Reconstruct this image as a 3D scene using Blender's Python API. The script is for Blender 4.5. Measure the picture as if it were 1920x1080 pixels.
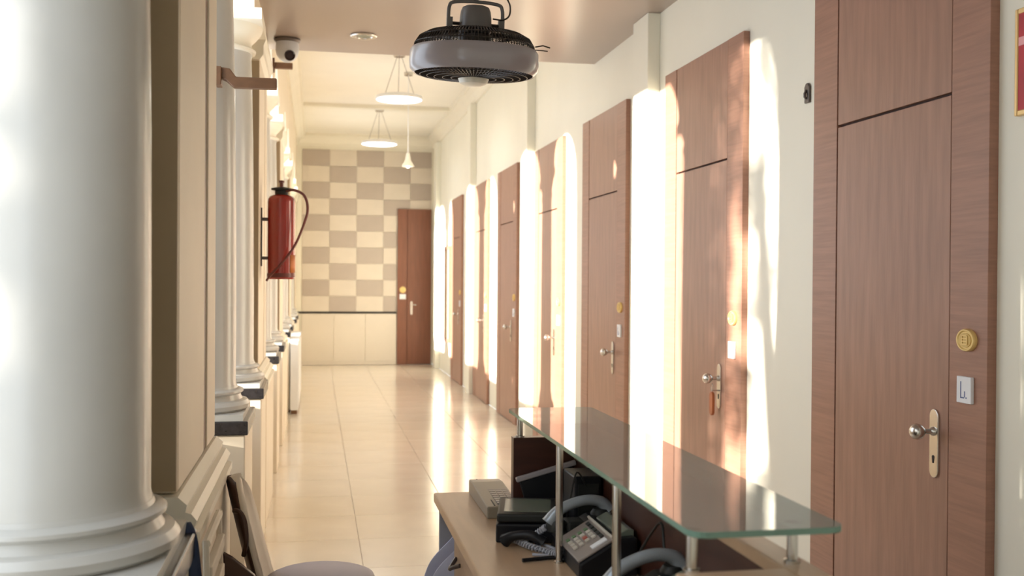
import bpy, bmesh, math, random
from mathutils import Vector, Matrix
R = math.radians
random.seed(7)
SC = bpy.context.scene
COL = SC.collection
for o in list(bpy.data.objects): bpy.data.objects.remove(o)

# ------------------------------------------------------------------ camera
EYE = 1.49
cam = bpy.data.cameras.new('camera'); cam.lens = 36.75; cam.sensor_width = 36
cam.dof.use_dof = True; cam.dof.focus_distance = 3.6; cam.dof.aperture_fstop = 4.0
co = bpy.data.objects.new('camera', cam); COL.objects.link(co)
co.matrix_world = (Matrix.Translation((0, 0, EYE)) @ Matrix.Rotation(-R(10.63), 4, 'Z')
                   @ Matrix.Rotation(R(90 - .42), 4, 'X') @ Matrix.Rotation(R(.4), 4, 'Z'))
SC.camera = co
# ------------------------------------------------------------------ light
w = bpy.data.worlds.new('sky'); SC.world = w; w.use_nodes = True
bg = w.node_tree.nodes['Background']; bg.inputs[0].default_value = (.80, .89, 1, 1); bg.inputs[1].default_value = 2.3
sun = bpy.data.lights.new('sun', 'SUN'); sun.energy = 15; sun.color = (1, .93, .82); sun.angle = R(.9)
so = bpy.data.objects.new('sun', sun); COL.objects.link(so)
so.rotation_euler = Vector((1, .26, -.205)).to_track_quat('-Z', 'Y').to_euler(); so.location = (-6, -1, 5)
vs = SC.view_settings
vs.view_transform = 'Standard'; vs.look = 'None'; vs.gamma = 1; vs.use_curve_mapping = False; vs.exposure = 0.58

# ------------------------------------------------------------------ materials
def mat(name, col, rough=.5, metal=0, bump=None, var=None, emit=0, spec=.5, grain=None, coat=0):
    m = bpy.data.materials.new(name); m.use_nodes = True
    n, l = m.node_tree.nodes, m.node_tree.links
    b = n['Principled BSDF']
    b.inputs['Base Color'].default_value = (*col, 1); b.inputs['Roughness'].default_value = rough
    b.inputs['Metallic'].default_value = metal; b.inputs['Specular IOR Level'].default_value = spec
    b.inputs['Coat Weight'].default_value = coat; b.inputs['Coat Roughness'].default_value = .12
    tc = n.new('ShaderNodeTexCoord'); mp = n.new('ShaderNodeMapping'); l.new(tc.outputs['Object'], mp.inputs[0])
    if grain: mp.inputs['Scale'].default_value = grain
    if var or True:
        amt, sc = var or (.05, 3)
        t = n.new('ShaderNodeTexNoise'); t.inputs['Scale'].default_value = sc; t.inputs['Detail'].default_value = 5
        l.new(mp.outputs[0], t.inputs['Vector'])
        r = n.new('ShaderNodeMapRange'); r.inputs[1].default_value = .3; r.inputs[2].default_value = .7
        r.inputs[3].default_value = 1 - amt; r.inputs[4].default_value = 1 + amt
        l.new(t.outputs['Fac'], r.inputs[0])
        v = n.new('ShaderNodeVectorMath'); v.operation = 'SCALE'; v.inputs[0].default_value = col
        l.new(r.outputs[0], v.inputs['Scale']); l.new(v.outputs[0], b.inputs['Base Color'])
    if bump:
        t2 = n.new('ShaderNodeTexNoise'); t2.inputs['Scale'].default_value = bump[1]; l.new(mp.outputs[0], t2.inputs['Vector'])
        bp = n.new('ShaderNodeBump'); bp.inputs['Strength'].default_value = bump[0]; bp.inputs['Distance'].default_value = .004
        l.new(t2.outputs['Fac'], bp.inputs['Height']); l.new(bp.outputs[0], b.inputs['Normal'])
    if emit:
        b.inputs['Emission Color'].default_value = (*col, 1); b.inputs['Emission Strength'].default_value = emit
    return m
M = {}
M['wall'] = mat('cream_wall_paint', (.84, .81, .69), .45, bump=(.15, 9), var=(.02, 2))
M['trim'] = mat('cream_trim_paint', (.84, .79, .66), .4, var=(.02, 3))
M['column'] = mat('offwhite_column_paint', (.53, .515, .475), .24, bump=(.35, 7), var=(.05, 3))
M['piershade'] = mat('brown_pier_end_shade', (.40, .31, .20), .55, var=(.05, 3))  # pier beige darkened to brown, shade put into the colour
M['pier'] = mat('beige_pier_paint', (.78, .68, .53), .5, bump=(.2, 8), var=(.03, 3))
M['ceiling'] = mat('ceiling_paint', (.86, .82, .72), .6, var=(.02, 2))
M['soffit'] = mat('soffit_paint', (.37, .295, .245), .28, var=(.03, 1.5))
M['granite'] = mat('black_granite', (.02, .018, .02), .2, var=(.4, 60))
M['floor'] = mat('polished_floor_tile', (.68, .60, .49), .19, var=(.06, 2.2), bump=(.03, 5), spec=.6, coat=.4)
M['grout'] = mat('floor_grout', (.61, .535, .43), .6)
M['dado'] = mat('dado_tile', (.74, .665, .56), .3, var=(.03, 2))
M['wood'] = mat('reddish_door_veneer', (.33, .175, .122), .36, grain=(6, 6, .6), var=(.13, 5), bump=(.1, 20))
M['woodh'] = mat('reddish_frame_veneer', (.33, .165, .112), .36, grain=(3, 1, 22), var=(.13, 4), bump=(.1, 20))
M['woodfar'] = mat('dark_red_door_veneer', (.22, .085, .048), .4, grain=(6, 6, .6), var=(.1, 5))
M['gap'] = mat('door_joint_shadow_gap', (.05, .022, .015), .7)
M['darkwood'] = mat('dark_red_counter_wood', (.058, .020, .013), .35, grain=(2, 2, 12), var=(.2, 3))
M['tan'] = mat('tan_desk_top', (.50, .335, .205), .33, grain=(12, 1.5, 3), var=(.08, 3))
M['tanside'] = mat('tan_desk_drawer', (.42, .29, .19), .45, grain=(3, 1, 9), var=(.12, 4))
M['greypanel'] = mat('grey_laminate', (.36, .37, .41), .5)
M['steel'] = mat('brushed_steel', (.62, .60, .57), .24, 1, var=(.05, 30))
M['darksteel'] = mat('dark_steel', (.12, .10, .09), .35, .6)
M['black'] = mat('black_plastic', (.008, .008, .010), .4, spec=.25, var=(.2, 10))
M['black2'] = mat('black_matte_plastic', (.018, .018, .016), .5, spec=.3, var=(.2, 10))
M['fanblack'] = mat('black_fan_wire', (.035, .027, .022), .4, .3)
M['fangrey'] = mat('grey_fan_ring', (.33, .30, .31), .3, coat=.3)
M['fanmotor'] = mat('dark_grey_motor', (.13, .12, .115), .4)
M['red'] = mat('red_extinguisher_paint', (.30, .022, .012), .25, coat=.5)
M['sticker'] = mat('orange_sticker', (.50, .14, .02), .4)
M['redhose'] = mat('dark_red_rubber', (.14, .03, .022), .4)
M['paper'] = mat('white_card', (.82, .83, .86), .5)
M['ink'] = mat('blue_ink', (.10, .13, .30), .5)
M['gold'] = mat('gold_plastic', (.80, .58, .22), .35, .15)
M['golddark'] = mat('darker_gold_plastic', (.62, .42, .13), .4, .15)  # darker gold for the plaque's centre disc
M['leather'] = mat('tan_leather_fob', (.30, .09, .03), .45)
M['brown'] = mat('brown_bracket_wood', (.16, .075, .035), .4, grain=(4, 1, 8), var=(.15, 4))
M['beige'] = mat('beige_device_plastic', (.29, .245, .18), .4)
M['silver'] = mat('silver_blue_plastic', (.30, .33, .36), .28, .2, coat=.3)
M['keypad'] = mat('grey_keypad', (.26, .22, .20), .4)
M['key'] = mat('pale_key', (.55, .50, .43), .4)
M['greenkey'] = mat('green_key', (.12, .22, .10), .4)
M['redkey'] = mat('red_key', (.42, .09, .06), .4)
M['lcd'] = mat('grey_green_display', (.16, .18, .14), .15)
M['cable'] = mat('grey_blue_cord', (.36, .37, .42), .4)
M['cream'] = mat('cream_upholstery', (.84, .76, .63), .6, var=(.04, 8))
M['chairdark'] = mat('dark_brown_chair_shell', (.055, .022, .012), .35)
M['stool'] = mat('lilac_grey_vinyl', (.35, .31, .34), .45)
M['cloth'] = mat('pale_blue_cloth', (.52, .55, .72), .8, bump=(.4, 12))
M['navy'] = mat('navy_webbing', (.012, .03, .085), .6)
M['white'] = mat('white_gloss', (.86, .86, .84), .3)
M['cctv'] = mat('white_camera_plastic', (.62, .63, .66), .3)
M['lens'] = mat('camera_lens_black', (.02, .008, .008), .08)
M['lamp'] = mat('lit_opal_diffuser', (1, .97, .90), .4, emit=9)
M['bulb'] = mat('lit_bulb', (1, .9, .78), .4, emit=5)
M['redart'] = mat('crimson_picture_mount', (.45, .02, .035), .5, var=(.2, 6))
M['pinkart'] = mat('pink_picture_band', (.85, .40, .42), .5)
M['goldframe'] = mat('gilt_frame', (.72, .50, .22), .3, .5)
M['bark'] = mat('tree_bark', (.12, .08, .05), .9, var=(.3, 8))
M['leaf'] = mat('tree_leaves', (.06, .11, .03), .6, var=(.3, 5))
M['paving'] = mat('courtyard_paving', (.50, .46, .38), .7, var=(.08, 3))
M['board'] = mat('notice_board_cork', (.62, .48, .33), .7)

def tile_mat(name, col):
    m = mat(name, col, .45, var=(.03, 4)); n, l = m.node_tree.nodes, m.node_tree.links
    wv = n.new('ShaderNodeTexWave'); wv.bands_direction = 'Z'; wv.inputs['Scale'].default_value = 11
    tc = n.new('ShaderNodeTexCoord'); l.new(tc.outputs['Object'], wv.inputs['Vector'])
    bp = n.new('ShaderNodeBump'); bp.inputs['Strength'].default_value = .5; bp.inputs['Distance'].default_value = .004
    l.new(wv.outputs['Fac'], bp.inputs['Height']); l.new(bp.outputs[0], n['Principled BSDF'].inputs['Normal'])
    return m
M['tile_a'] = tile_mat('grey_ribbed_wall_tile', (.47, .40, .335))
M['tile_b'] = tile_mat('cream_ribbed_wall_tile', (.69, .61, .505))

def glass_mat(name, tint, edge=False):
    m = bpy.data.materials.new(name); m.use_nodes = True; n, l = m.node_tree.nodes, m.node_tree.links
    n.remove(n['Principled BSDF']); out = n['Material Output']
    tr = n.new('ShaderNodeBsdfTransparent'); tr.inputs[0].default_value = (*tint, 1)
    gl = n.new('ShaderNodeBsdfGlossy'); gl.inputs['Roughness'].default_value = .03; gl.inputs[0].default_value = (1, 1, 1, 1)
    fr = n.new('ShaderNodeFresnel'); fr.inputs[0].default_value = 1.52
    mx = n.new('ShaderNodeMixShader'); l.new(fr.outputs[0], mx.inputs[0]); l.new(tr.outputs[0], mx.inputs[1]); l.new(gl.outputs[0], mx.inputs[2])
    last = mx
    if not edge:
        df = n.new('ShaderNodeBsdfDiffuse'); df.inputs[0].default_value = (.72, .72, .64, 1)  # whitish diffuse share imitates the pale reflected veil on the pane
        m2 = n.new('ShaderNodeMixShader'); m2.inputs[0].default_value = .14
        l.new(mx.outputs[0], m2.inputs[1]); l.new(df.outputs[0], m2.inputs[2]); last = m2
    if edge:
        df = n.new('ShaderNodeBsdfDiffuse'); df.inputs[0].default_value = (.25, .42, .34, 1)
        m2 = n.new('ShaderNodeMixShader'); m2.inputs[0].default_value = .5
        l.new(mx.outputs[0], m2.inputs[1]); l.new(df.outputs[0], m2.inputs[2]); last = m2
    l.new(last.outputs[0], out.inputs[0]); return m
M['glass'] = glass_mat('clear_shelf_glass', (.88, .91, .88))
M['glassedge'] = glass_mat('green_glass_edge', (.7, .85, .78), True)

# ------------------------------------------------------------------ mesh helpers
class MB:
    def __init__(s): s.bm = bmesh.new()
    def box(s, x0, x1, y0, y1, z0, z1, mx=None):
        vs_ = [Vector((x, y, z)) for x in (x0, x1) for y in (y0, y1) for z in (z0, z1)]
        if mx is not None: vs_ = [mx @ v for v in vs_]
        v = [s.bm.verts.new(p) for p in vs_]
        for f in ((0, 1, 3, 2), (4, 6, 7, 5), (0, 4, 5, 1), (2, 3, 7, 6), (0, 2, 6, 4), (1, 5, 7, 3)): s.bm.faces.new([v[i] for i in f])
        return s
    def prism(s, poly, axis, a, b):
        """poly: 2-D points; axis 'X': poly is (y,z); 'Y': (x,z); 'Z': (x,y)"""
        f = {'X': lambda p, t: (t, p[0], p[1]), 'Y': lambda p, t: (p[0], t, p[1]), 'Z': lambda p, t: (p[0], p[1], t)}[axis]
        A = [s.bm.verts.new(f(p, a)) for p in poly]; B = [s.bm.verts.new(f(p, b)) for p in poly]
        s.bm.faces.new(A); s.bm.faces.new(B[::-1]); n = len(poly)
        for i in range(n): s.bm.faces.new((A[i], B[i], B[(i + 1) % n], A[(i + 1) % n]))
        return s
    def lathe(s, prof, seg=32, mx=None, sy=1):
        rings = []
        for r, z in prof:
            if r < 1e-6:
                p = Vector((0, 0, z)); rings.append([s.bm.verts.new(mx @ p if mx is not None else p)])
            else:
                ring = []
                for k in range(seg):
                    a = 2 * math.pi * k / seg; p = Vector((r * math.cos(a), sy * r * math.sin(a), z))
                    ring.append(s.bm.verts.new(mx @ p if mx is not None else p))
                rings.append(ring)
        for A, B in zip(rings, rings[1:]):
            for k in range(seg):
                k2 = (k + 1) % seg
                if len(A) == 1 and len(B) == 1: continue
                if len(A) == 1: s.bm.faces.new((A[0], B[k], B[k2]))
                elif len(B) == 1: s.bm.faces.new((A[k], A[k2], B[0]))
                else: s.bm.faces.new((A[k], A[k2], B[k2], B[k]))
        return s
    def tube(s, pts, r, seg=8, closed=False):
        pts = [Vector(p) for p in pts]; rings = []; n = len(pts); up = Vector((0.13, .21, .97)).normalized()
        for i, p in enumerate(pts):
            if closed: t = pts[(i + 1) % n] - pts[i - 1]
            else: t = pts[min(i + 1, n - 1)] - pts[max(i - 1, 0)]
            t.normalize(); u = up - t * up.dot(t)
            if u.length < .05: u = Vector((1, 0, 0)) - t * t.x
            u.normalize(); up = u; v = t.cross(u); rr = r(i / (n - 1)) if callable(r) else r
            rings.append([s.bm.verts.new(p + rr * (math.cos(2 * math.pi * k / seg) * u + math.sin(2 * math.pi * k / seg) * v)) for k in range(seg)])
        pr = list(zip(rings, rings[1:])) + ([(rings[-1], rings[0])] if closed else [])
        for A, B in pr:
            for k in range(seg): s.bm.faces.new((A[k], A[(k + 1) % seg], B[(k + 1) % seg], B[k]))
        if not closed: s.bm.faces.new(rings[0][::-1]); s.bm.faces.new(rings[-1])
        return s
    def cyl(s, a, b, r, seg=16): return s.tube([a, b], r, seg)
    def sheet(s, fn, nu, nv, th=0):
        g = [[s.bm.verts.new(fn(i / nu, j / nv)) for j in range(nv + 1)] for i in range(nu + 1)]
        for i in range(nu):
            for j in range(nv): s.bm.faces.new((g[i][j], g[i + 1][j], g[i + 1][j + 1], g[i][j + 1]))
        return s
    def build(s, name, m, parent=None, smooth=False, bevel=0, solid=0, loc=None, **props):
        bmesh.ops.recalc_face_normals(s.bm, faces=s.bm.faces)
        me = bpy.data.meshes.new(name); s.bm.to_mesh(me); s.bm.free(); me.materials.append(m)
        if smooth:
            for p in me.polygons: p.use_smooth = True
            me.set_sharp_from_angle(angle=R(38))
        o = bpy.data.objects.new(name, me); COL.objects.link(o); o.parent = parent
        if loc: o.location = loc
        if solid:
            md = o.modifiers.new('solid', 'SOLIDIFY'); md.thickness = solid; md.offset = 0
        if bevel:
            md = o.modifiers.new('bevel', 'BEVEL'); md.width = bevel; md.segments = 2; md.limit_method = 'ANGLE'
        for k, v in props.items(): o[k] = v
        return o
def thing(name, label, cat, loc=(0, 0, 0), rz=0, group=None, kind=None):
    o = bpy.data.objects.new(name, None); COL.objects.link(o); o.location = loc; o.rotation_euler = (0, 0, rz)
    o.empty_display_size = .1; o['label'] = label; o['category'] = cat
    if group: o['group'] = group
    if kind: o['kind'] = kind
    return o
def dup(root, loc, label=None, rz=None, group=None):
    r = root.copy(); COL.objects.link(r); r.location = loc
    if rz is not None: r.rotation_euler = (0, 0, rz)
    if label: r['label'] = label
    if group: r['group'] = group
    for ch in list(root.children):
        c = ch.copy(); COL.objects.link(c); c.parent = r
        for g in list(ch.children):
            d = g.copy(); COL.objects.link(d); d.parent = c
    return r
def arc(cx, cy, r, a0, a1, n): return [(cx + r * math.cos(R(a0 + (a1 - a0) * i / n)), cy + r * math.sin(R(a0 + (a1 - a0) * i / n))) for i in range(n + 1)]
def smoothpath(pts, n=8):
    pts = [Vector(p) for p in pts]; out = []
    for i in range(len(pts) - 1):
        p0, p1, p2, p3 = pts[max(i - 1, 0)], pts[i], pts[i + 1], pts[min(i + 2, len(pts) - 1)]
        for k in range(n):
            t = k / n
            out.append(.5 * ((2 * p1) + (p2 - p0) * t + (2 * p0 - 5 * p1 + 4 * p2 - p3) * t * t + (3 * p1 - p0 - 3 * p2 + p3) * t ** 3))
    out.append(pts[-1]); return out

# ------------------------------------------------------------------ shell
XL, XR, YB, YE = -.335, 2.05, -2.5, 18.44
ZC, ZS, YS = 4.0, 3.12, 7.63
def struct(name, label, cat, mb, m, **k): return mb.build(name, m, kind='structure', label=label, category=cat, **k)

fl = struct('floor', 'polished cream tiled corridor floor with glossy reflections', 'floor', MB().box(-.85, XR, YB, YE + .1, -.12, -.008), M['grout'])
tm = MB(); tm.box(.0015, .5985, .0015, .6085, -.008, 0); t0 = tm.build('tile', M['floor'], fl, bevel=.001)
first = True
for i in range(5):
    for j in range(35):
        x0, y0 = -.35 + .6 * i - .6 * 0, YB + .61 * j
        if y0 > YE - .3 or x0 > XR - .05: continue
        t = t0 if first else t0.copy()
        if not first: COL.objects.link(t)
        first = False; t.parent = fl; t.location = (x0, y0, 0)
struct('wall_right', 'long cream wall with the row of doors', 'wall', MB().box(XR, XR + .2, YB, YE + .2, 0, ZC + .1), M['wall'])
struct('wall_behind', 'plain cream wall closing the corridor behind the viewer', 'wall', MB().box(-.85, XR, YB - .2, YB, 0, ZC + .1), M['wall'])
struct('ceiling', 'high pale cream ceiling over the far corridor', 'ceiling', MB().box(-.85, XR + .2, YB, YE + .2, ZC, ZC + .15), M['ceiling'])
struct('ceiling_dropped', 'lower taupe ceiling panel over the near corridor', 'ceiling', MB().box(XL, XR, YB, YS, ZS, ZC), M['soffit'])

# end wall with the chequered tiles
wf = struct('wall_far', 'end wall with grey and cream chequered ribbed tiles above a plain dado', 'wall', MB().box(-.85, XR, YE, YE + .2, 0, ZC), M['trim'])
ga = MB().box(0, .463, -.014, 0, 0, .279).build('tile', M['tile_a'], wf, bevel=.003)
gb = MB().box(0, .463, -.010, 0, 0, .279).build('tile', M['tile_b'], wf, bevel=.003)
ha = MB().box(0, .37, -.014, 0, 0, .279).build('tile', M['tile_a'], wf, bevel=.003)
hb = MB().box(0, .37, -.010, 0, 0, .279).build('tile', M['tile_b'], wf, bevel=.003)
ra = MB().box(0, .225, -.014, 0, 0, .279).build('tile', M['tile_a'], wf, bevel=.003)
rb = MB().box(0, .225, -.010, 0, 0, .279).build('tile', M['tile_b'], wf, bevel=.003)
used = set()
def put(src, loc):
    t = src if src.name not in used else src.copy()
    if src.name in used: COL.objects.link(t)
    used.add(src.name); t.parent = wf; t.location = loc
for r in range(10):
    z = 3.74 - .2825 * (r + 1)
    for c in range(5):
        grey = (r + c) % 2 == 0; x = -.236 + .466 * c
        if c == 3 and z < 2.6: put(ra if grey else rb, (x, YE, z)); continue
        if c == 4:
            if z < 2.6: continue
            put(ha if grey else hb, (x, YE, z)); continue
        put(ga if grey else gb, (x, YE, z))
MB().box(-.33, 1.395, YE - .024, YE, .892, .925).build('trim_line', M['black2'], wf, label='thin black line above the dado')
for x in (-.236, .31, .856):
    MB().box(x, x + .541, YE - .012, YE, .06, .893).build('dado_panel', M['dado'], wf, bevel=.002)
struct('baseboard_far', 'low cream skirting under the end wall dado', 'baseboard', MB().box(-.33, 1.4, YE - .018, YE, 0, .058), M['dado'])

# cornices and the shallow beam of the far ceiling
cv = [(0, 0), (0, -.20), (-.03, -.20), (-.035, -.16), (-.07, -.10), (-.12, -.055), (-.15, -.05), (-.15, 0)]
struct('trim_1', 'cream coved cornice between right wall and high ceiling', 'cornice', MB().prism([(XR + x, ZC + z) for x, z in cv], 'Y', YS, YE), M['trim'])
struct('trim_2', 'cream coved cornice between left arcade wall and high ceiling', 'cornice', MB().prism([(XL - x, ZC + z) for x, z in cv], 'Y', YS, YE), M['trim'])
struct('trim_3', 'cream coved cornice above the chequered end wall', 'cornice', MB().prism([(YE + x, ZC + z) for x, z in cv], 'X', XL + .03, XR - .03), M['trim'])
struct('trim_4', 'shallow beam crossing the high ceiling', 'beam', MB().box(XL + .14, XR - .14, 15.15, 15.3, ZC - .05, ZC).box(XL + .14, XR - .14, 15.3, 15.34, ZC - .025, ZC), M['trim'])

# right wall pilasters
for i, y in enumerate((2.36, 6.09, 9.78, 13.52, 17.46)):
    nm = ['nearest shallow wall pilaster beside the framed red picture', 'pilaster between the second and third wooden doors', 'pilaster between the fourth and fifth wooden doors',
          'pilaster between the sixth and seventh wooden doors', 'last shallow pilaster by the end wall door'][i]
    if i == 0: continue
    zt = ZS if y < YS else ZC - .2
    struct('trim_%d' % (5 + i), 'cream ' + nm, 'pilaster', MB().box(XR - .08, XR, y, y + .3, 0, zt), M['wall'], bevel=.004)

# ------------------------------------------------------------------ left arcade: piers, columns, arches
PZ, SPR, XO, P = .84, 2.95, -.76, 3.72
pier_y = [-1.01 + P * k for k in range(6)]
ords = ['behind the viewer', 'nearest', 'second', 'third', 'fourth', 'last']
def make_pier(y0, y1, label):
    L = y1 - y0 - (.002 if y1 >= YE - .01 else 0) - (.02 if y1 >= YE - .01 else 0)
    t = thing('pier', label, 'pier', ((XL + XO) / 2, y0, 0), group='piers of the left arcade')
    hx = (XL - XO) / 2
    MB().box(-hx, hx, 0, L * .62, .95, SPR).build('pier_shaft', M['pier'], t, bevel=.012)
    MB().box(-hx, hx - .002, L * .74, L, .95, SPR).build('pier_shaft', M['pier'], t, bevel=.006)
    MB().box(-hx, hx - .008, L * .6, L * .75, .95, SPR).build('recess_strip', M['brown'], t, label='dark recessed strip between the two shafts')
    MB().box(-hx, hx - .004, -.008, .01, .96, 2.79).build('shade_face', M['piershade'], t, label='brown end face with shade painted in')  # brown sheet paints the shade on the pier's front
    if y0 > 0: MB().box(-hx, -hx + .2, -.2, 0, 1.03, 2.735).box(-hx, -hx + .2, -.118, 0, .95, 1.03).box(-hx, -hx + .2, -.118, 0, 2.735, SPR - .001).build('sun_block_fin', M['pier'], t)  # added hidden fin, stops sun slipping between column and pier
    MB().box(-hx - .05, hx + .05, -.03, L + .0, .0, .84).build('dado_block', M['pier'], t, bevel=.006)
    pr = [(-hx - .06, .84), (hx + .056, .84), (hx + .056, .862), (hx + .04, .866), (hx + .05, .89), (hx + .036, .908), (hx + .022, .912), (hx + .026, .93), (hx + .004, .95), (-hx - .06, .95)]
    MB().prism(pr, 'Y', -.035, L + .0).build('ledge_moulding', M['trim'], t)
    MB().prism([(-hx, 2.79), (hx, 2.80), (hx + .02, 2.83), (hx + .02, 2.88), (hx + .035, 2.92), (hx + .035, SPR), (-hx, SPR)], 'Y', -.01, L + .01).build('impost_moulding', M['trim'], t)
    return t
pl = ['cream arcade pier standing behind the viewer on the left', 'nearest beige pier with a dark recess, just behind the big column', 'second beige pier, the one carrying the fire extinguisher',
      'third beige pier along the left arcade, beyond the fire extinguisher', 'fourth pier along the left arcade, near the low white cabinet', 'short last pier where the arcade meets the end wall']
for k, y in enumerate(pier_y): make_pier(y, min(y + .99, YE), pl[k])

def make_column(label, y):
    t = thing('column', label, 'column', (-.545, y, 0), group='columns of the left arcade')
    MB().box(-.25, .26, -.25, .25, 0, .839).build('pedestal', M['pier'], t, bevel=.006)
    MB().box(-.262, .272, -.262, .262, .839, .897).build('cap_slab', M['granite'], t, bevel=.005, label='black stone cap slab')
    bp = [(.0, .885), (.250, .885), (.262, .90), (.264, .925), (.252, .948), (.232, .955), (.228, .965), (.222, .985), (.228, .992), (.236, 1.0), (.236, 1.012), (.226, 1.02), (.212, 1.025), (.208, 1.04), (0, 1.04)]
    MB().box(-.245, .25, -.245, .245, .897, .922).lathe([(r, .922 + (z - .885) * .66) for r, z in bp], 48).build('base_moulding', M['column'], t, smooth=True)
    MB().lathe([(.208, 1.02), (.203, 1.04), (.203, 1.3), (.201, 1.8), (.194, 2.3), (.183, 2.72), (.190, 2.75)], 56).build('shaft', M['column'], t, smooth=True)
    MB().lathe([(0, 2.74), (.183, 2.74), (.205, 2.748), (.208, 2.762), (.195, 2.772), (.183, 2.775), (.183, 2.80), (.19, 2.81), (.21, 2.83), (.235, 2.86), (.245, 2.89), (0, 2.89)], 48)\
        .box(-.25, .25, -.25, .25, 2.89, SPR).build('capital', M['trim'], t, smooth=True)
    return t
c0 = make_column('thick off-white round column filling the left edge of the picture', 2.31)
ct = [(.98, 'off-white round column on the left, out beside the viewer'), (4.72, 'off-white round column carrying the brown bracket, in front of another column'),
      (6.05, 'off-white round column with visible capital, just before the extinguisher pier'), (8.44, 'round column half hidden behind the fire extinguisher, first of the far pair'),
      (9.77, 'round column beyond the extinguisher, second of the far pair'), (12.16, 'distant round column beside the low white cabinet end'), (13.49, 'distant round column behind the low white cabinet'),
      (15.88, 'round column last but one before the end wall'), (17.2, 'last round column before the end wall')]
for y, lb in ct: dup(c0, (-.545, y, 0), lb)

# low parapets closing the foot of each opening
for k, y in enumerate(pier_y[:5]):
    c2, c3 = (.98 if k == 0 else 4.72 + P * (k - 1)), (2.31 if k == 0 else 6.05 + P * (k - 1))
    for j, (a, c) in enumerate(((y + .99, c2 - .262), (c2 + .262, c3 - .262))):
        struct('trim_%d' % (20 + 2 * k + j), 'low cream parapet under arcade opening %s' % ['beside the viewer', 'in front of the big column', 'past the nearest pier', 'between the bracket column and its neighbour', 'past the extinguisher pier', 'between the first far pair of columns',
               'past the third pier', 'between the second far pair of columns', 'past the fourth pier', 'between the last two columns'][2 * k + j], 'parapet', MB().box(-.70, -.58, a, c, 0, .80).box(-.72, -.56, a, c, .80, .84), M['pier'])
# arcade wall with arches over the openings
def arch_wall():
    pts = [(YB, SPR)]; ops = []
    for k, y in enumerate(pier_y):
        c2, c3 = (.98 if k == 0 else 4.72 + P * (k - 1)), (2.31 if k == 0 else 6.05 + P * (k - 1))
        a = y + .99
        if k < 5: ops += [(a + .02, c2 - .22), (c2 + .22, c3 - .22)]
    b = MB()
    top = ZC
    ys = YB
    for a, c in ops:
        b.box(XO, XL, ys, a, SPR, top)
        m_, hw = (a + c) / 2, (c - a) / 2; rise = .34
        n = 14; A = [(m_ - hw * math.cos(math.pi * i / n), SPR + rise * math.sin(math.pi * i / n)) for i in range(n + 1)]
        for i in range(n):
            (y0, z0), (y1, z1) = A[i], A[i + 1]
            b.prism([(y0, z0), (y1, z1), (y1, top), (y0, top)], 'X', XO, XL)
        ys = c
    b.box(XO, XL, ys, YE, SPR, top)
    return b
struct('wall_left', 'cream arcade wall with arched openings above the columns', 'wall', arch_wall(), M['pier'])

# ------------------------------------------------------------------ doors along the right wall
def make_door(idx, y0, label):
    t = thing('door_%d' % idx, label, 'door', (XR, y0, 0), kind='structure', group='doors along the right wall')
    W, H, LZ = 1.15, 2.70, 2.105; n, f = .195, .955     # near frame edge, far frame edge
    MB().box(-.012, .0, .01, W - .01, 0, H - .01).build('backing', M['gap'], t)
    MB().box(-.032, 0, 0, n, 0, H).build('frame_board', M['woodh'], t, bevel=.002)
    MB().box(-.032, 0, f, W, 0, H).build('frame_board', M['woodh'], t, bevel=.002)
    MB().box(-.030, 0, n + .006, f - .006, LZ + .005, H).build('transom_panel', M['wood'], t, bevel=.002)
    lf = MB().box(-.030, 0, n + .006, f - .006, .006, LZ - .005).build('door_leaf', M['wood'], t, bevel=.002)
    hy = n + .075
    p = MB(); mx = Matrix.Translation((-.030, hy, .96)) @ Matrix.Rotation(R(-90), 4, 'Y')
    out = arc(0, .09, .024, 0, 180, 8) + [(x, z) for x, z in arc(0, -.09, .024, 180, 360, 8)]
    p.prism([(hy + x, .96 + z) for x, z in out], 'X', -.038, -.029)
    p.build('handle_plate', M['steel'], lf, bevel=.002)
    k = MB(); mk = Matrix.Translation((-.036, hy, 1.0)) @ Matrix.Rotation(R(-90), 4, 'Y')
    k.lathe([(0, 0), (.016, 0), (.014, .008), (.009, .014), (.009, .034), (.016, .04), (.024, .05), (.027, .062), (.024, .074), (.014, .083), (0, .086)], 24, mk)
    k.build('knob', M['steel'], lf, smooth=True)
    MB().prism(arc(hy, .915, .006, 0, 180, 6) + [(hy - .003, .895), (hy + .003, .895)], 'X', -.0395, -.0375).build('keyhole', M['black'], lf)
    return t
doors = [2.87, 4.75, 6.69, 8.50, 10.52, 12.35, 14.65]
dl = ['nearest tall red-brown wooden door with steel knob, beside the framed picture', 'second tall red-brown door with a key fob hanging from its knob',
      'third tall red-brown door, just past the first wall pilaster', 'fourth tall wooden door with a column shadow falling down its middle', 'fifth tall wooden door, just past the second pilaster',
      'sixth tall wooden door, before the third pilaster', 'seventh tall wooden door, last on the right wall']
for i, y in enumerate(doors):
    make_door(i + 1, y, dl[i])

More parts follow.
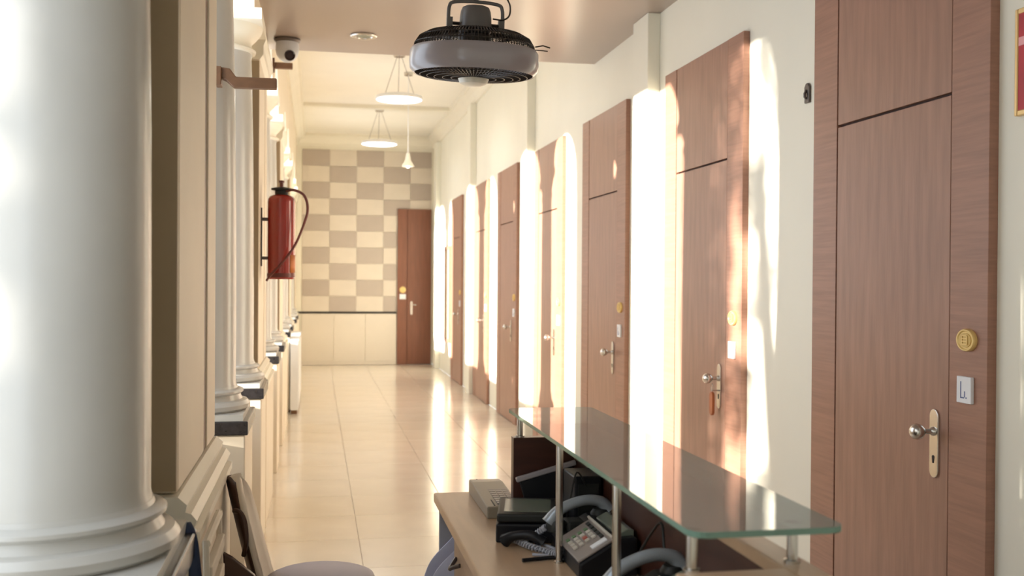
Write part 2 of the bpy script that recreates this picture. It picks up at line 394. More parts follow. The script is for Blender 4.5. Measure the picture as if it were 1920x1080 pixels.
pq = ['beside the nearest door', 'beside the second door with the key fob', 'beside the third door', 'beside the fourth, half sunlit door', 'beside the fifth door', 'beside the sixth door', 'beside the seventh door']
def make_plaque(y, label):
    t = thing('round_plaque', label, 'plaque', (XR - .032, y, 1.312), group='gold plaques beside the doors')
    mx = Matrix.Rotation(R(-90), 4, 'Y')
    MB().lathe([(0, 0), (.0355, 0), (.036, .009), (.0335, .014), (.030, .014), (.027, .010), (.0, .010)], 36, mx, sy=1.3).build('rim_disc', M['gold'], t, smooth=True)
    MB().lathe([(0, .009), (.0235, .009), (.023, .0125), (0, .0125)], 32, mx, sy=1.3).build('centre_disc', M['golddark'], t, smooth=True)
    b = MB(); b.box(-.0155, -.012, -.015, -.011, -.014, .014).box(-.0155, -.012, .011, .015, -.014, .014)
    for z in (-.013, -.004, .005, .014): b.box(-.0155, -.012, -.012, .012, z - .0018, z + .0018)
    b.build('emblem', M['gold'], t)
    return t
def make_card(y, label):
    t = thing('name_card', label, 'sign', (XR - .032, y, 1.155), group='white cards beside the doors')
    MB().box(-.012, 0, -.037, .037, -.042, .042).build('card_plate', M['paper'], t, bevel=.002)
    b = MB(); b.box(-.0128, -.0118, .012, .016, -.026, .026)
    b.box(-.0128, -.0118, -.004, .016, -.027, -.023)
    b.box(-.0128, -.0118, -.008, -.004, -.023, -.004)
    b.box(-.0128, -.0118, -.016, -.012, -.027, -.022)
    b.build('lettering', M['ink'], t)
    return t
p0 = make_plaque(doors[0] + .095, 'round gold plaque on the frame ' + pq[0]); k0 = make_card(doors[0] + .10, 'small white card on the frame ' + pq[0])
for i in range(1, 7):
    dup(p0, (XR - .032, doors[i] + .095, 1.312), 'round gold plaque on the frame ' + pq[i]); dup(k0, (XR - .032, doors[i] + .10, 1.155), 'small white card on the frame ' + pq[i])

fb = thing('key_fob', 'brown leather fob on a key ring hanging from second door', 'key', (XR - .072, doors[1] + .27, .88))
MB().tube([(0, .012 * math.cos(a), .075 + .02 * math.sin(a)) for a in [i * math.pi / 8 for i in range(16)]], .0018, 6, closed=True).build('key_ring', M['steel'], fb, smooth=True)
MB().box(.0, .034, -.006, .006, .055, .062).build('key', M['steel'], fb)
MB().prism(arc(0, .03, .022, 0, 180, 8) + arc(0, -.045, .022, 180, 360, 8), 'X', -.007, .007).build('leather_tag', M['leather'], fb, bevel=.002)

# door in the end wall
t = thing('door_8', 'brown wooden door in the chequered end wall', 'door', (1.405, YE, 0), kind='structure')
MB().box(0, .595, -.02, 0, 0, 2.73).build('backing', M['gap'], t)
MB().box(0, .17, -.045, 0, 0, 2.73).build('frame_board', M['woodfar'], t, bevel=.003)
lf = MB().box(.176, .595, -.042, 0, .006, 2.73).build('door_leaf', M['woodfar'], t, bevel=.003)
MB().prism([(.25 + x, 1.0 + z) for x, z in arc(0, .09, .02, 0, 180, 6) + arc(0, -.11, .02, 180, 360, 6)], 'Y', -.052, -.041).build('handle_plate', M['steel'], lf)
MB().cyl((.25, -.05, 1.05), (.25, -.09, 1.05), .01).cyl((.25, -.09, 1.05), (.33, -.09, 1.045), .009).build('lever', M['steel'], lf, smooth=True)
t = thing('round_plaque', 'small gold plaque on the end wall door frame', 'plaque', (1.50, YE - .045, 1.31))
MB().lathe([(0, 0), (.055, 0), (.055, .01), (.04, .014), (0, .012)], 28, Matrix.Rotation(R(90), 4, 'X')).build('rim_disc', M['gold'], t, smooth=True)
t = thing('name_card', 'small white card on the end wall door frame', 'sign', (1.50, YE - .045, 1.19))
MB().box(-.055, .055, -.012, 0, -.045, .045).build('card_plate', M['paper'], t, bevel=.003)

# ------------------------------------------------------------------ right wall pieces
t = thing('framed_picture', 'gilt framed crimson picture at the right edge beside nearest door', 'picture', (XR, 2.1, 1.985))
L, H = .672, .315
MB().box(-.022, 0, L - .014, L, 0, H).box(-.022, 0, 0, .014, 0, H).box(-.022, 0, .014, L - .014, 0, .016).box(-.022, 0, .014, L - .014, H - .016, H).build('frame', M['goldframe'], t, bevel=.003)
MB().box(-.019, 0, .014, L - .014, .016, H - .016).build('mount', M['redart'], t)
MB().box(-.0205, -.018, .05, L - .016, .205, .23).build('pale_band', M['pinkart'], t)
t = thing('wall_hook', 'small black metal hook on cream wall between two doors', 'hook', (XR, 4.13, 2.29))
MB().prism([(-.02, -.04), (.02, -.04), (.022, .028), (.008, .044), (-.008, .044), (-.022, .028)], 'X', -.012, 0).build('back_plate', M['darksteel'], t, bevel=.003)
MB().tube([(-.012, 0, .015), (-.02, 0, .0), (-.02, 0, -.015), (-.013, 0, -.022)], .005).build('hook_arm', M['darksteel'], t, smooth=True)
t = thing('notice_board', 'tall brown framed board on far right wall near end', 'board', (XR, 16.05, .51))
MB().box(-.03, 0, 0, .06, 0, 1.51).box(-.03, 0, .55, .61, 0, 1.51).box(-.03, 0, .06, .55, 0, .06).box(-.03, 0, .06, .55, 1.45, 1.51).build('frame', M['wood'], t, bevel=.003)
MB().box(-.015, 0, .06, .55, .06, 1.45).build('panel', M['board'], t)

# ------------------------------------------------------------------ ceiling lights
def pendant(y, label):
    t = thing('disc_pendant', label, 'lamp', (.905, y, 3.50), group=None)
    MB().lathe([(0, .055), (.2, .055), (.255, .04), (.268, .015), (.262, .0), (.25, .0), (.25, .012), (0, .012)], 48).build('lamp_shell', M['white'], t, smooth=True)
    MB().lathe([(0, -.006), (.15, -.006), (.235, .0), (.249, .008), (.249, .014), (0, .014)], 48).build('diffuser', M['lamp'], t, smooth=True)
    for k in range(3):
        a = k * 2.094 + .4
        MB().cyl((.2 * math.cos(a), .2 * math.sin(a), .05), (.03 * math.cos(a), .03 * math.sin(a), .485), .0025, 6).build('wire', M['darksteel'], t)
    MB().lathe([(0, .48), (.06, .48), (.065, .49), (.065, .5), (0, .5)], 24).build('ceiling_rose', M['steel'], t, smooth=True)
    return t
pd = pendant(11.75, 'nearer glowing disc pendant under the high ceiling'); dup(pd, (.905, 15.45, 3.47), 'farther glowing disc pendant, close to the end wall')
t = thing('bell_pendant', 'small bell-shaped pendant on a long thin rod', 'lamp', (1.09, 12.7, 2.86))
MB().cyl((0, 0, .14), (0, 0, 1.13), .006, 8).build('rod', M['white'], t)
MB().lathe([(0, 1.10), (.05, 1.10), (.055, 1.12), (.055, 1.14), (0, 1.14)], 20).build('ceiling_rose', M['steel'], t, smooth=True)
MB().lathe([(0, .17), (.02, .165), (.022, .14), (.03, .12), (.034, .08), (.05, .05), (.07, .02), (.078, 0), (.07, .0), (.045, .045), (.0, .1)], 28).build('bell_shade', M['trim'], t, smooth=True)
MB().lathe([(0, -.02), (.018, -.012), (.022, .01), (.014, .04), (0, .05)], 16).build('bulb', M['bulb'], t, smooth=True)
t = thing('downlight', 'round recessed downlight in the taupe dropped ceiling', 'lamp', (.305, 7.06, ZS))
MB().lathe([(.055, -.001), (.088, -.001), (.09, -.008), (.082, -.014), (.06, -.012), (.055, -.001)], 32).build('trim_ring', M['steel'], t, smooth=True)
MB().lathe([(0, -.003), (.056, -.003), (.05, -.009), (0, -.007)], 24).build('lens', M['lcd'], t, smooth=True)

t = thing('security_camera', 'white ball security camera under the dropped ceiling corner', 'camera', (-.20, 7.28, ZS))
MB().lathe([(0, 0), (.088, 0), (.09, -.012), (.078, -.026), (0, -.026)], 32).build('mount_base', M['darksteel'], t, smooth=True)
MB().lathe([(0, -.02), (.074, -.02), (.078, -.05), (.078, -.085), (.07, -.115), (.05, -.142), (.025, -.156), (0, -.16)], 32).build('ball_housing', M['cctv'], t, smooth=True)
md = Vector((.25, -.82, -.5)).normalized(); mq = Matrix.Translation((.0, 0, -.085)) @ md.to_track_quat('Z', 'Y').to_matrix().to_4x4()
MB().lathe([(0, .05), (.035, .05), (.036, .083), (.028, .086), (.024, .080), (0, .080)], 24, mq).build('lens_barrel', M['lens'], t, smooth=True)

# ------------------------------------------------------------------ hanging fan
t = thing('orbit_fan', 'grey ring ceiling fan with black wire cage on a bracket', 'fan', (.545, 3.66, 2.262)); FN = t
t.rotation_euler = (R(4.2), R(1), 0)
rg = MB().lathe([(.206, -.044), (.212, -.048), (.226, -.032), (.2285, -.01), (.2265, .03), (.219, .040), (.212, .036), (.2155, 0), (.206, -.044)], 72)
rg.build('guard_ring', M['fangrey'], t, smooth=True)
def cage_wires(prof, n, r):
    b = MB()
    for k in range(n):
        a = 2 * math.pi * k / n; c_, s_ = math.cos(a), math.sin(a)
        b.tube([(rr * c_, rr * s_, z) for rr, z in prof], r, 4)
    return b
tp = [(.214, .035), (.21, .055), (.195, .078), (.165, .094), (.12, .103), (.055, .106)]
cage_wires(tp, 110, .0022).build('upper_cage', M['fanblack'], t, kind='stuff')
b = MB()
for rr, z in tp[1:]: b.tube([(rr * math.cos(a), rr * math.sin(a), z) for a in [i * math.pi / 24 for i in range(48)]], .0022, 5, closed=True)
b.build('upper_cage_ring', M['fanblack'], t)
bt = [(.208, -.045), (.19, -.052), (.14, -.058), (.05, -.060)]
cage_wires(bt, 88, .0017).build('lower_cage', M['fanblack'], t, kind='stuff')
b = MB()
for rr, z in ((.19, -.052), (.165, -.055), (.14, -.058), (.11, -.059), (.08, -.060)): b.tube([(rr * math.cos(a), rr * math.sin(a), z) for a in [i * math.pi / 24 for i in range(48)]], .002, 5, closed=True)
b.build('lower_cage_ring', M['fanblack'], t)
MB().lathe([(0, -.088), (.03, -.086), (.048, -.078), (.055, -.062), (.055, -.057), (0, -.057)], 28).build('centre_cap', M['trim'], t, smooth=True, label='pale centre cap under the cage')
for k in range(3):
    a0 = k * 2 * math.pi / 3
    def bl(u, v, a0=a0):
        rr = .05 + .145 * u; a = a0 + (v - .5) * (1.0 + .3 * u)
        return Vector((rr * math.cos(a), rr * math.sin(a), .012 + .04 * (v - .5)))
    MB().sheet(bl, 6, 6).build('fan_blade', M['fanmotor'], t, smooth=True, solid=.003)
MB().lathe([(0, .0), (.05, .0), (.058, .02), (.06, .09), (.0, .09)], 32).build('hub', M['fanblack'], t, smooth=True)
MB().lathe([(.050, .095), (.057, .103), (.0575, .12), (.056, .15), (.053, .172), (.047, .186), (.036, .191), (0, .192)], 36).build('motor_housing', M['fanmotor'], t, smooth=True)
b = MB(); b.tube(smoothpath([(-.093, 0, .12), (-.096, 0, .14), (-.094, 0, .185), (-.076, 0, .202), (0, 0, .207), (.076, 0, .202), (.094, 0, .185), (.096, 0, .14), (.093, 0, .12)], 6), .0065, 8)
b.box(-.102, -.082, -.012, .012, .115, .148).box(.082, .102, -.012, .012, .115, .148)
b.build('swivel_yoke', M['fanmotor'], t, smooth=True)
MB().cyl((-.09, 0, .128), (-.05, 0, .128), .006, 10).build('pivot_pin', M['fanblack'], t)
MB().cyl((.05, 0, .128), (.09, 0, .128), .006, 10).build('pivot_pin', M['fanblack'], t)
b = MB(); b.tube(smoothpath([(.06, -.01, .15), (.095, -.015, .148), (.118, -.01, .165), (.122, 0, .2), (.11, 0, .225)], 6), .003, 6); b.build('motor_cable', M['fanblack'], t, smooth=True)
MB().cyl((0, 0, .215), (.02, 0, .80), .012, 12).build('down_rod', M['fanmotor'], t)
MB().lathe([(0, .82), (.055, .82), (.05, .78), (.02, .765), (0, .765)], 24).build('ceiling_rose', M['fanmotor'], t, smooth=True)
MB().tube([(.2, -.09, .05), (.225, -.1, .055), (.25, -.105, .048)], .0025, 6).tube([(.2, -.09, .04), (.225, -.1, .038), (.242, -.105, .036)], .002, 6).build('pull_clip', M['fanblack'], t)

# ------------------------------------------------------------------ left side fittings
t = thing('wooden_bracket', 'brown wooden bracket arm projecting from the left column', 'bracket', (-.40, 4.50, 2.33))
MB().box(-.012, .012, -.04, .04, -.042, .035).build('back_plate', M['brown'], t, bevel=.003)
MB().prism([(.008, .035), (.045, .03), (.07, -.003), (.235, -.003), (.235, -.047), (.06, -.047), (.03, -.02), (.008, -.01)], 'Y', -.022, .022).build('arm', M['brown'], t, bevel=.004)
t = thing('wooden_bracket', 'small distant brown bracket high under the security camera', 'bracket', (XL, 8.25, 3.13))
MB().box(0, .015, -.04, .04, -.05, .05).build('back_plate', M['brown'], t)
MB().box(.012, .15, -.02, .02, -.025, .022).build('arm', M['brown'], t, bevel=.004)

# extinguisher
t = thing('fire_extinguisher', 'red cylinder fire extinguisher hung on the second pier', 'fire extinguisher', (-.212, 6.64, 1.487))
MB().lathe([(0, .0), (.076, 0), (.083, .008), (.084, .02), (.084, .475), (.082, .495), (.072, .512), (.05, .522), (.0, .525)], 40).build('cylinder', M['red'], t, smooth=True)
MB().lathe([(.0851, .0), (.0855, .003), (.0855, .022), (.0851, .025)], 40).build('foot_band', M['redhose'], t, smooth=True, loc=(0, 0, .012))
MB().lathe([(0, .52), (.038, .52), (.04, .53), (.04, .548), (.062, .552), (.064, .56), (.05, .566), (.03, .57), (0, .572)], 28).build('valve_cap', M['black2'], t, smooth=True)
MB().cyl((0, 0, .57), (0, 0, .60), .012, 12).lathe([(0, .598), (.017, .598), (.018, .61), (0, .615)], 14).build('plunger', M['redhose'], t, smooth=True)
MB().tube([(-.06, .0, .56), (.06, -.0, .56)], .006, 8).build('lever', M['black2'], t, smooth=True)
hs = smoothpath([(.03, -.03, .545), (.08, -.05, .55), (.14, -.06, .515), (.16, -.07, .43), (.135, -.09, .33), (.08, -.10, .2), (.0, -.105, .09), (-.055, -.10, .03), (-.085, -.09, -.01)], 8)
MB().tube(hs, lambda u: .009 - .002 * u, 8).build('hose', M['redhose'], t, smooth=True)
MB().box(-.123, -.115, -.02, .02, .08, .44).box(-.118, -.08, -.012, .012, .36, .38).box(-.118, -.08, -.012, .012, .12, .14).build('wall_bracket', M['darksteel'], t)
def lab(u, v):
    a = R(-50 + 45 * u); return Vector((.0855 * math.cos(a), .0855 * math.sin(a), .04 + .11 * v))
MB().sheet(lab, 8, 1).build('label_sticker', M['sticker'], t, smooth=True, solid=.0008)

# white low cabinet along the far left wall
t = thing('low_cabinet', 'low white cabinet against the far left arcade', 'cabinet', (-.222, 11.75, 0))
MB().box(-.05, .035, 0, 1.9, .04, .80).build('body', M['white'], t, bevel=.004)
MB().box(-.055, .045, -.01, 1.91, .80, .82).build('top', M['white'], t, bevel=.003)
for k in range(3): MB().box(.035, .043, .02 + .63 * k, .62 + .63 * k, .08, .78).build('door', M['white'], t, bevel=.003)
MB().box(-.04, .025, .01, 1.89, 0, .04).build('plinth', M['brown'], t)

# chairs at the left
t = thing('side_chair', 'chair with cream back, dark rim and round lilac grey seat by left pedestals', 'chair', (-.140, 3.50, 0), R(-1.5))
def back(u, v):   # u along Y, v up
    h = .46 + .385 * v
    wy = .13 * math.sqrt(max(0, 1 - max(0, (v - .45) / .55) ** 2.4)) if v > .45 else .13
    return Vector((-.03 - .10 * v ** .9 + .035 * abs(2 * u - 1) ** 2, (2 * u - 1) * max(wy, .02), h))
MB().sheet(back, 12, 14).build('backrest', M['cream'], t, smooth=True, solid=.02)
def back2(u, v):
    p = back(u, v); c = Vector((-.085, 0, .66)); q = c + (p - c) * 1.01; return Vector((p.x - .0135, q.y, q.z))
MB().sheet(back2, 12, 14).build('back_shell', M['chairdark'], t, smooth=True, solid=.006)
MB().lathe([(0, .455), (.165, .455), (.178, .465), (.182, .48), (.176, .495), (.16, .502), (0, .505)], 48, Matrix.Translation((.16, .06, 0))).build('seat', M['stool'], t, smooth=True, label='round lilac grey seat')
MB().lathe([(0, .43), (.14, .43), (.14, .455), (0, .455)], 32, Matrix.Translation((.16, .06, 0))).build('seat_frame', M['chairdark'], t, smooth=True)
for sx in (.0, .26):
    for sy in (-.10, .18): MB().cyl((sx, sy, .44), (sx + (.03 if sx > .1 else -.03), sy * 1.15, 0), .011, 10).build('leg', M['chairdark'], t, smooth=True)
MB().tube(smoothpath([(-.105, -.12, .76), (-.085, -.145, .76), (-.07, -.15, .73), (-.065, -.15, .67), (-.075, -.125, .62)], 6), .008, 8).build('armrest_loop', M['chairdark'], t, smooth=True)

t = thing('folding_chair', 'dark brown folded chair corner below the cream chair', 'chair', (-.238, 3.29, 0))
MB().prism([(-.035, .655), (-.01, .64), (.06, .58), (.075, .5), (.075, .3), (-.02, .3)], 'Y', -.012, .012).build('back_panel', M['chairdark'], t, bevel=.004)
MB().box(-.02, .08, -.02, .02, .27, .3).build('seat', M['chairdark'], t)
for sx in (-.01, .07): MB().cyl((sx, 0, .28), (sx, .0, 0), .010, 8).build('leg', M['darksteel'], t)

t = thing('folding_chair', 'cream metal folded chair leaning on the nearest pier ledge', 'chair', (-.248, 2.60, 0))
for y in (.0, .34): MB().tube([(.01, y, 0), (-.008, y, .86)], .008, 8).build('leg', M['cream'], t, smooth=True)
MB().tube([(-.008, 0, .85), (-.008, .34, .85)], .011, 8).build('top_rail', M['cream'], t, smooth=True)
for z in (.76, .68): MB().box(-.012, .008, 0, .34, z, z + .035).build('slat', M['cream'], t, bevel=.003)
MB().box(.0, .03, .0, .34, .42, .445).build('seat', M['cream'], t, bevel=.003)
t = thing('navy_strap', 'navy blue strap hanging from the cream folded chair', 'strap', (-.285, 2.55, .90))
sp = smoothpath([(-.022, .03, -.005), (-.012, .0, .012), (.004, -.03, -.02), (.012, -.04, -.09), (.022, -.045, -.2), (.024, -.05, -.38)], 8)
b = MB()
for q0, q1 in zip(sp, sp[1:]): pass
def strap(u, v):
    i = min(int(u * (len(sp) - 1)), len(sp) - 1); return sp[i] + Vector((.018 * (v - .5) * (1 + u), .012 * (v - .5), 0))
b.sheet(strap, len(sp) - 1, 3).build('webbing', M['navy'], t, smooth=True, solid=.006)


# ------------------------------------------------------------------ reception desk
t = thing('reception_desk', 'reception desk with tan top and dark red raised counter', 'desk', (0, 0, 0)); D = t
YN, YF, ZD = 1.50, 3.37, .80
MB().box(.379, .752, YN, YF, ZD - .03, ZD).build('desk_top', M['tan'], t, bevel=.004)
MB().box(.395, .75, YF - .04, YF - .015, 0, ZD - .03).build('end_panel', M['greypanel'], t, label='grey laminate end panel')
MB().box(.752, .795, YN + .0, 3.03, 0, 1.005).build('front_panel', M['darkwood'], t)
MB().box(.57, .752, 2.995, 3.03, ZD, 1.03).build('far_upstand', M['darkwood'], t)
MB().box(.57, .752, YN + .02, YN + .06, ZD, 1.005).build('near_upstand', M['darkwood'], t)
MB().box(.745, .80, YN - .01, 3.03, 1.005, 1.03).build('ledge', M['tan'], t, bevel=.003, label='tan top ledge of the raised counter')
MB().box(.56, .745, YN - .01, YN + .07, 1.005, 1.03).build('ledge', M['tan'], t, bevel=.003)
cb = MB().box(.41, .74, 2.2, 3.02, 0, ZD - .03).build('drawer_cabinet', M['tanside'], t, bevel=.003)
for k in range(3):
    z0 = .06 + .235 * k
    MB().box(.398, .41, 2.22, 2.60, z0, z0 + .225).build('drawer', M['tanside'], cb, bevel=.003)
    MB().box(.398, .41, 2.62, 3.00, z0, z0 + .225).build('drawer', M['tanside'], cb, bevel=.003)
    MB().tube(smoothpath([(.396, 2.86, z0 + .17), (.378, 2.88, z0 + .16), (.375, 2.91, z0 + .15), (.396, 2.94, z0 + .17)], 5), .006, 8).build('drawer_pull', M['darksteel'], cb, smooth=True)
MB().box(.41, .74, YN + .02, YN + .05, 0, ZD - .03).build('end_panel', M['darkwood'], t)

gs = thing('glass_shelf', 'clear greenish glass shelf on steel posts above the counter', 'shelf', (0, 0, 0))
x0, x1, yn, yf, zg, r_ = .566, .824, 1.512, 3.08, 1.107, .03
outl = arc(x0 + r_, yn + r_, r_, 180, 270, 6) + arc(x1 - r_, yn + r_, r_, 270, 360, 6) + arc(x1 - r_, yf - r_, r_, 0, 90, 6) + arc(x0 + r_, yf - r_, r_, 90, 180, 6)
gp = MB().prism(outl, 'Z', zg - .010, zg).build('glass_pane', M['glass'], gs)
gp.data.materials.append(M['glassedge'])
for p in gp.data.polygons:
    if abs(p.normal.z) < .5: p.material_index = 1
def post(x, y, z0, z1, r=.009):
    MB().lathe([(0, z0), (r * 1.5, z0), (r * 1.5, z0 + .004), (r, z0 + .006), (r, z1 - .008), (r * 1.6, z1 - .006), (r * 1.6, z1), (0, z1)], 20, Matrix.Translation((x, y, 0))).build('post', M['steel'], gs, smooth=True)
post(.589, 1.575 + 0, 1.03, zg - .010); post(.589, 1.995, ZD, zg - .010); post(.589, 2.49, ZD, zg - .010); post(.592, 3.012, 1.03, zg - .010)
post(.772, 1.60, 1.03, zg - .010)

# ------------------------------------------------------------------ things on the desk
t = thing('beige_terminal', 'flat beige keyboard-like device at the far desk end', 'device', (.490, 2.975, ZD))
MB().prism([(0, 0), (.37, 0), (.37, .045), (.30, .05), (0, .035)], 'X', 0, .10).build('body', M['beige'], t, bevel=.004)
MB().prism([(.01, .0345), (.36, .0445), (.36, .047), (.01, .037)], 'X', .022, .026).build('groove', M['black2'], t)
b = MB()
for i in range(3):
    for j in range(12): b.box(.034 + .021 * i, .052 + .021 * i, .02 + .025 * j, .041 + .025 * j, .030, .041 + .0006 * j)
b.build('key', M['keypad'], t, kind='stuff')
t = thing('card_terminal', 'flat black box device lying in front of beige device', 'device', (.468, 2.70, ZD), R(-12))
MB().box(0, .165, 0, .22, .0, .05).build('lower_case', M['black'], t, bevel=.005)
MB().box(.002, .163, .002, .218, .053, .076).build('upper_case', M['black2'], t, bevel=.006)
MB().box(.02, .145, .03, .19, .076, .0772).build('glass_top', M['lcd'], t)
t = thing('tilted_screen', 'dark screen with silver top edge leaning behind the counter', 'screen', (.575, 2.958, ZD))
mx = Matrix.Translation((.008, 0, -.012)) @ Matrix.Rotation(R(-15), 4, 'Y') @ Matrix.Rotation(R(-6), 4, 'X')
MB().box(.03, .19, -.012, .0, .02, .115, mx).build('screen_panel', M['black'], t, bevel=.003)
MB().box(.022, .205, -.016, .003, .115, .131, mx).build('top_bezel', M['fangrey'], t, bevel=.004, label='silver grey top edge')
MB().box(.02, .14, -.04, .02, 0, .012).build('stand', M['black'], t, bevel=.003)
t = thing('black_box', 'upright black box against the inner counter wall', 'device', (.672, 2.665, ZD))
MB().box(0, .073, 0, .13, 0, .175).build('case', M['black'], t, bevel=.005)
MB().box(.008, .065, -.003, 0, .02, .155).build('front_panel', M['black2'], t, bevel=.002)
MB().tube(smoothpath([(.03, -.004, .15), (.0, -.02, .19), (-.02, -.03, .12), (-.035, -.04, .05), (-.045, -.05, .004)], 6), .0025, 6).build('cable', M['black2'], t, smooth=True)

def make_phone(loc, label):
    t = thing('desk_phone', label, 'telephone', loc)
    # faces -X; X depth 0..0.14, Y width 0..0.36 (handset at far side)
    MB().prism([(0, 0), (.14, 0), (.14, .092), (.09, .088), (0, .036)], 'Y', 0, .30).build('body', M['black'], t, bevel=.006)
    up = Matrix.Translation((0, 0, .037)) @ Matrix.Rotation(-math.atan2(.052, .09), 4, 'Y')
    MB().box(.0, .095, .004, .215, .0, .006, up).build('keypad_panel', M['keypad'], t, bevel=.002)
    for i in range(4):
        for j in range(3): MB().box(.012 + .017 * i, .023 + .017 * i, .075 + .024 * j, .091 + .024 * j, .006, .0105, up).build('key', M['redkey'] if (i, j) == (2, 1) else M['key'], t, bevel=.001)
    for i in range(4): MB().box(.012 + .017 * i, .022 + .017 * i, .152, .166, .006, .0095, up).build('key', M['greenkey'], t, bevel=.001)
    for j in range(5): MB().box(.078, .088, .05 + .03 * j, .072 + .03 * j, .006, .0095, up).build('key', M['black2'], t, bevel=.001)
    MB().box(.045, .086, .018, .04, .006, .0085, up).build('index_strip', M['paper'], t)
    MB().box(.094, .100, .0, .22, .002, .013, up).build('divider_bar', M['key'], t, bevel=.001, label='pale bar above the keypad')
    MB().prism([(.10, .086), (.14, .09), (.14, .103), (.125, .106), (.10, .093)], 'Y', .03, .22).build('display', M['lcd'], t, bevel=.002)
    hp = smoothpath([(-.012, .27, .070), (.01, .27, .098), (.05, .27, .118), (.09, .27, .126), (.125, .27, .120), (.145, .27, .10)], 6)
    hs_ = MB().tube(hp, lambda u: .0135 + .007 * abs(2 * u - 1) ** 3, 14).build('handset', M['silver'], t, smooth=True)
    MB().lathe([(0, 0), (.026, 0), (.027, .018), (.02, .028), (0, .03)], 20, Matrix.Translation((.008, .27, .050))).build('mouthpiece', M['black2'], hs_, smooth=True)
    MB().lathe([(0, 0), (.026, 0), (.027, .018), (.02, .028), (0, .03)], 20, Matrix.Translation((.125, .27, .075))).build('earpiece', M['black2'], hs_, smooth=True)
    MB().box(.03, .13, .235, .298, .035, .078).build('cradle', M['black2'], t, bevel=.006)
    return t
ph = make_phone((.601, 2.335, ZD), 'grey and black desk phone nearer the black boxes, keypad facing left')
def coil(pts, turns, R0, r):
    path = smoothpath(pts, 40); n = len(path); out = []
    up = Vector((0, 0, 1))
    for i, p in enumerate(path):
        tg = (path[min(i + 1, n - 1)] - path[max(i - 1, 0)]).normalized(); s_ = tg.cross(up).normalized(); u_ = s_.cross(tg)
        a = 2 * math.pi * turns * i / n; out.append(p + R0 * (math.cos(a) * s_ + math.sin(a) * u_))
    return MB().tube(out, r, 5)
c1 = coil([(-.02, .27, .06), (-.05, .30, .03), (-.085, .36, .012), (-.11, .41, .012), (-.085, .34, .012), (-.06, .27, .012), (-.02, .20, .012), (.0, .16, .012)], 46, .007, .0028)
c1.build('coiled_cord', M['cable'], ph, smooth=True)
ph2 = dup(ph, (.604, 1.79, ZD), 'second desk phone cut by the bottom edge, nearest the viewer')
t = thing('loose_handset', 'small dark telephone handset lying by the black box device', 'telephone', (.515, 2.63, ZD))
MB().tube(smoothpath([(-.03, .03, .016), (-.01, .01, .032), (.03, -.01, .036), (.06, -.02, .018)], 6), lambda u: .012 + .006 * abs(2 * u - 1) ** 2, 12).build('grip', M['black'], t, smooth=True)
MB().tube(smoothpath([(.06, -.02, .014), (.085, -.05, .008), (.06, -.09, .006), (.02, -.08, .006)], 6), .004, 6).build('cord', M['cable'], t, smooth=True)
t = thing('ballpoint_pen', 'dark pen lying on the tan desk before the phone', 'pen', (.50, 2.50, ZD + .006), R(10))
MB().cyl((0, 0, 0), (.10, .0, 0), .0048, 10).build('barrel', M['black'], t, smooth=True)
MB().lathe([(.0048, 0), (.001, .014), (0, .015)], 10, Matrix.Translation((.10, 0, 0)) @ Matrix.Rotation(R(90), 4, 'Y')).build('tip', M['steel'], t, smooth=True)
t = thing('loose_cable', 'black cable curling behind the phones', 'cable', (.72, 2.1, ZD))
MB().tube(smoothpath([(.0, .18, .06), (.012, .1, .14), (.012, .04, .17), (.005, -.0, .12), (.01, -.03, .04), (-.01, -.0, .01)], 8), .003, 6).build('cord', M['black2'], t, smooth=True)

# pale blue cloth over a chair tucked at the far desk end
t = thing('draped_chair', 'chair covered with pale blue cloth under the desk edge', 'chair', (.42, 3.19, 0))
def drape(u, v):
    top = .70 - .28 * (1 - u) ** 1.2 * .8; x = -.13 + .15 * u - .05 * v ** 1.3 * (1 - u)
    z = top * (1 - v) + .12 * v; return Vector((x + .008 * math.sin(9 * u + 5 * v), -.05 + .02 * math.sin(14 * u) * v - .03 * v, z))
MB().sheet(drape, 24, 16).build('cloth_cover', M['cloth'], t, smooth=True, solid=.008)
def drape2(u, v):
    p = drape(u, v); return Vector((p.x, .07 - p.y * .3, p.z - .004))
MB().sheet(drape2, 24, 16).build('cloth_cover', M['cloth'], t, smooth=True, solid=.008)
MB().box(-.12, .0, -.04, .07, .40, .43).build('seat', M['darksteel'], t)
for sx in (-.11, -.01):
    for sy in (-.03, .06): MB().cyl((sx, sy, .4), (sx, sy, 0), .009, 8).build('leg', M['darksteel'], t)

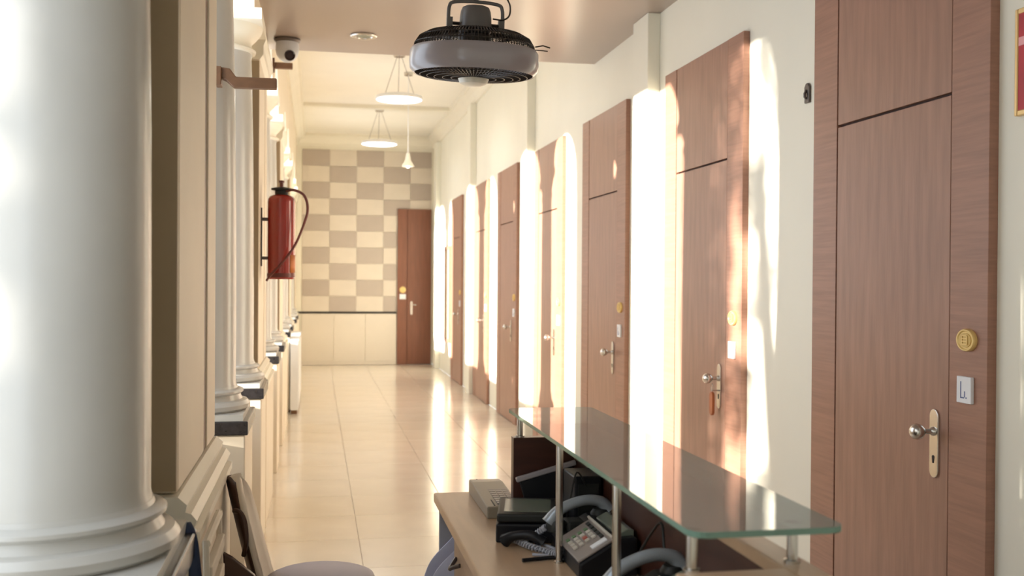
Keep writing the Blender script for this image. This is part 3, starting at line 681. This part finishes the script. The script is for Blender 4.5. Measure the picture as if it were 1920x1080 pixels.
# ------------------------------------------------------------------ courtyard outside the arcade (light comes through it)
bd = thing('sun_block_wall', 'added unseen wall blocking the sun, with three holes for sun spots', 'wall', (-7.0, 0, 0))  # added out of view to keep sun off the near end; holes light the column
MB().box(-.06, 0, -22, .445, -.03, 5.4).build('sun_block_panel', M['pier'], bd)
MB().box(-.06, 0, .53, 1.75, -.03, 5.4).build('sun_block_panel', M['pier'], bd)
for z0, z1 in ((-.03, 2.64), (2.79, 2.97), (3.06, 3.15), (3.35, 5.4)): MB().box(-.06, 0, .445, .53, z0, z1).build('sun_hole_block', M['pier'], bd)
MB().box(-.4, .1, -22, 1.85, 5.4, 5.6).build('sun_block_coping', M['trim'], bd)
def tree(loc, lb, cl, n, size, seed):
    rnd = random.Random(seed)
    t = thing('courtyard_tree', lb, 'tree', loc)
    MB().tube(smoothpath([(0, 0, -.03), (.05, .1, 1.2), (-.1, .3, 2.4), (.0, .5, 3.6)], 6), lambda u: .16 - .09 * u, 12).build('trunk', M['bark'], t, smooth=True)
    b = MB()
    for (cx, cy, cz, rx, ry, rz) in cl:
        for k in range(int(n * rx * ry * rz)):
            while True:
                p = Vector((rnd.uniform(-1, 1), rnd.uniform(-1, 1), rnd.uniform(-1, 1)))
                if p.length < 1: break
            c = Vector((cx + p.x * rx, cy + p.y * ry, cz + p.z * rz))
            q = Matrix.Rotation(rnd.uniform(0, 6.28), 3, 'Z') @ Matrix.Rotation(rnd.uniform(-1.2, 1.2), 3, 'X'); s_ = size * rnd.uniform(.6, 1.3)
            v = [b.bm.verts.new(c + q @ Vector((x * s_, y * s_, 0))) for x, y in ((-1, 0), (0, -.5), (1, 0), (0, .5))]
            b.bm.faces.new(v)
    o = b.build('foliage', M['leaf'], t, kind='stuff'); return t
tree((-5.4, 2.2, 0), 'leafy courtyard tree shading the near end of the corridor',
     [(0, 1.10, 3.2, .6, .34, 1.8), (0, 1.05, 4.3, .6, .45, .35), (0, .28, 4.2, .5, .25, .36), (0, .22, 3.82, .4, .12, .24), (0, .52, 3.45, .5, .13, .22), (0, .24, 3.10, .4, .14, .14), (0, .50, 2.95, .5, .10, .16), (0, .22, 2.62, .4, .12, .16), (0, .30, 1.9, .5, .35, .30), (0, .66, 2.45, .4, .12, .25), (0, .7, 3.8, .4, .10, .5)], 26000, .04, 3)
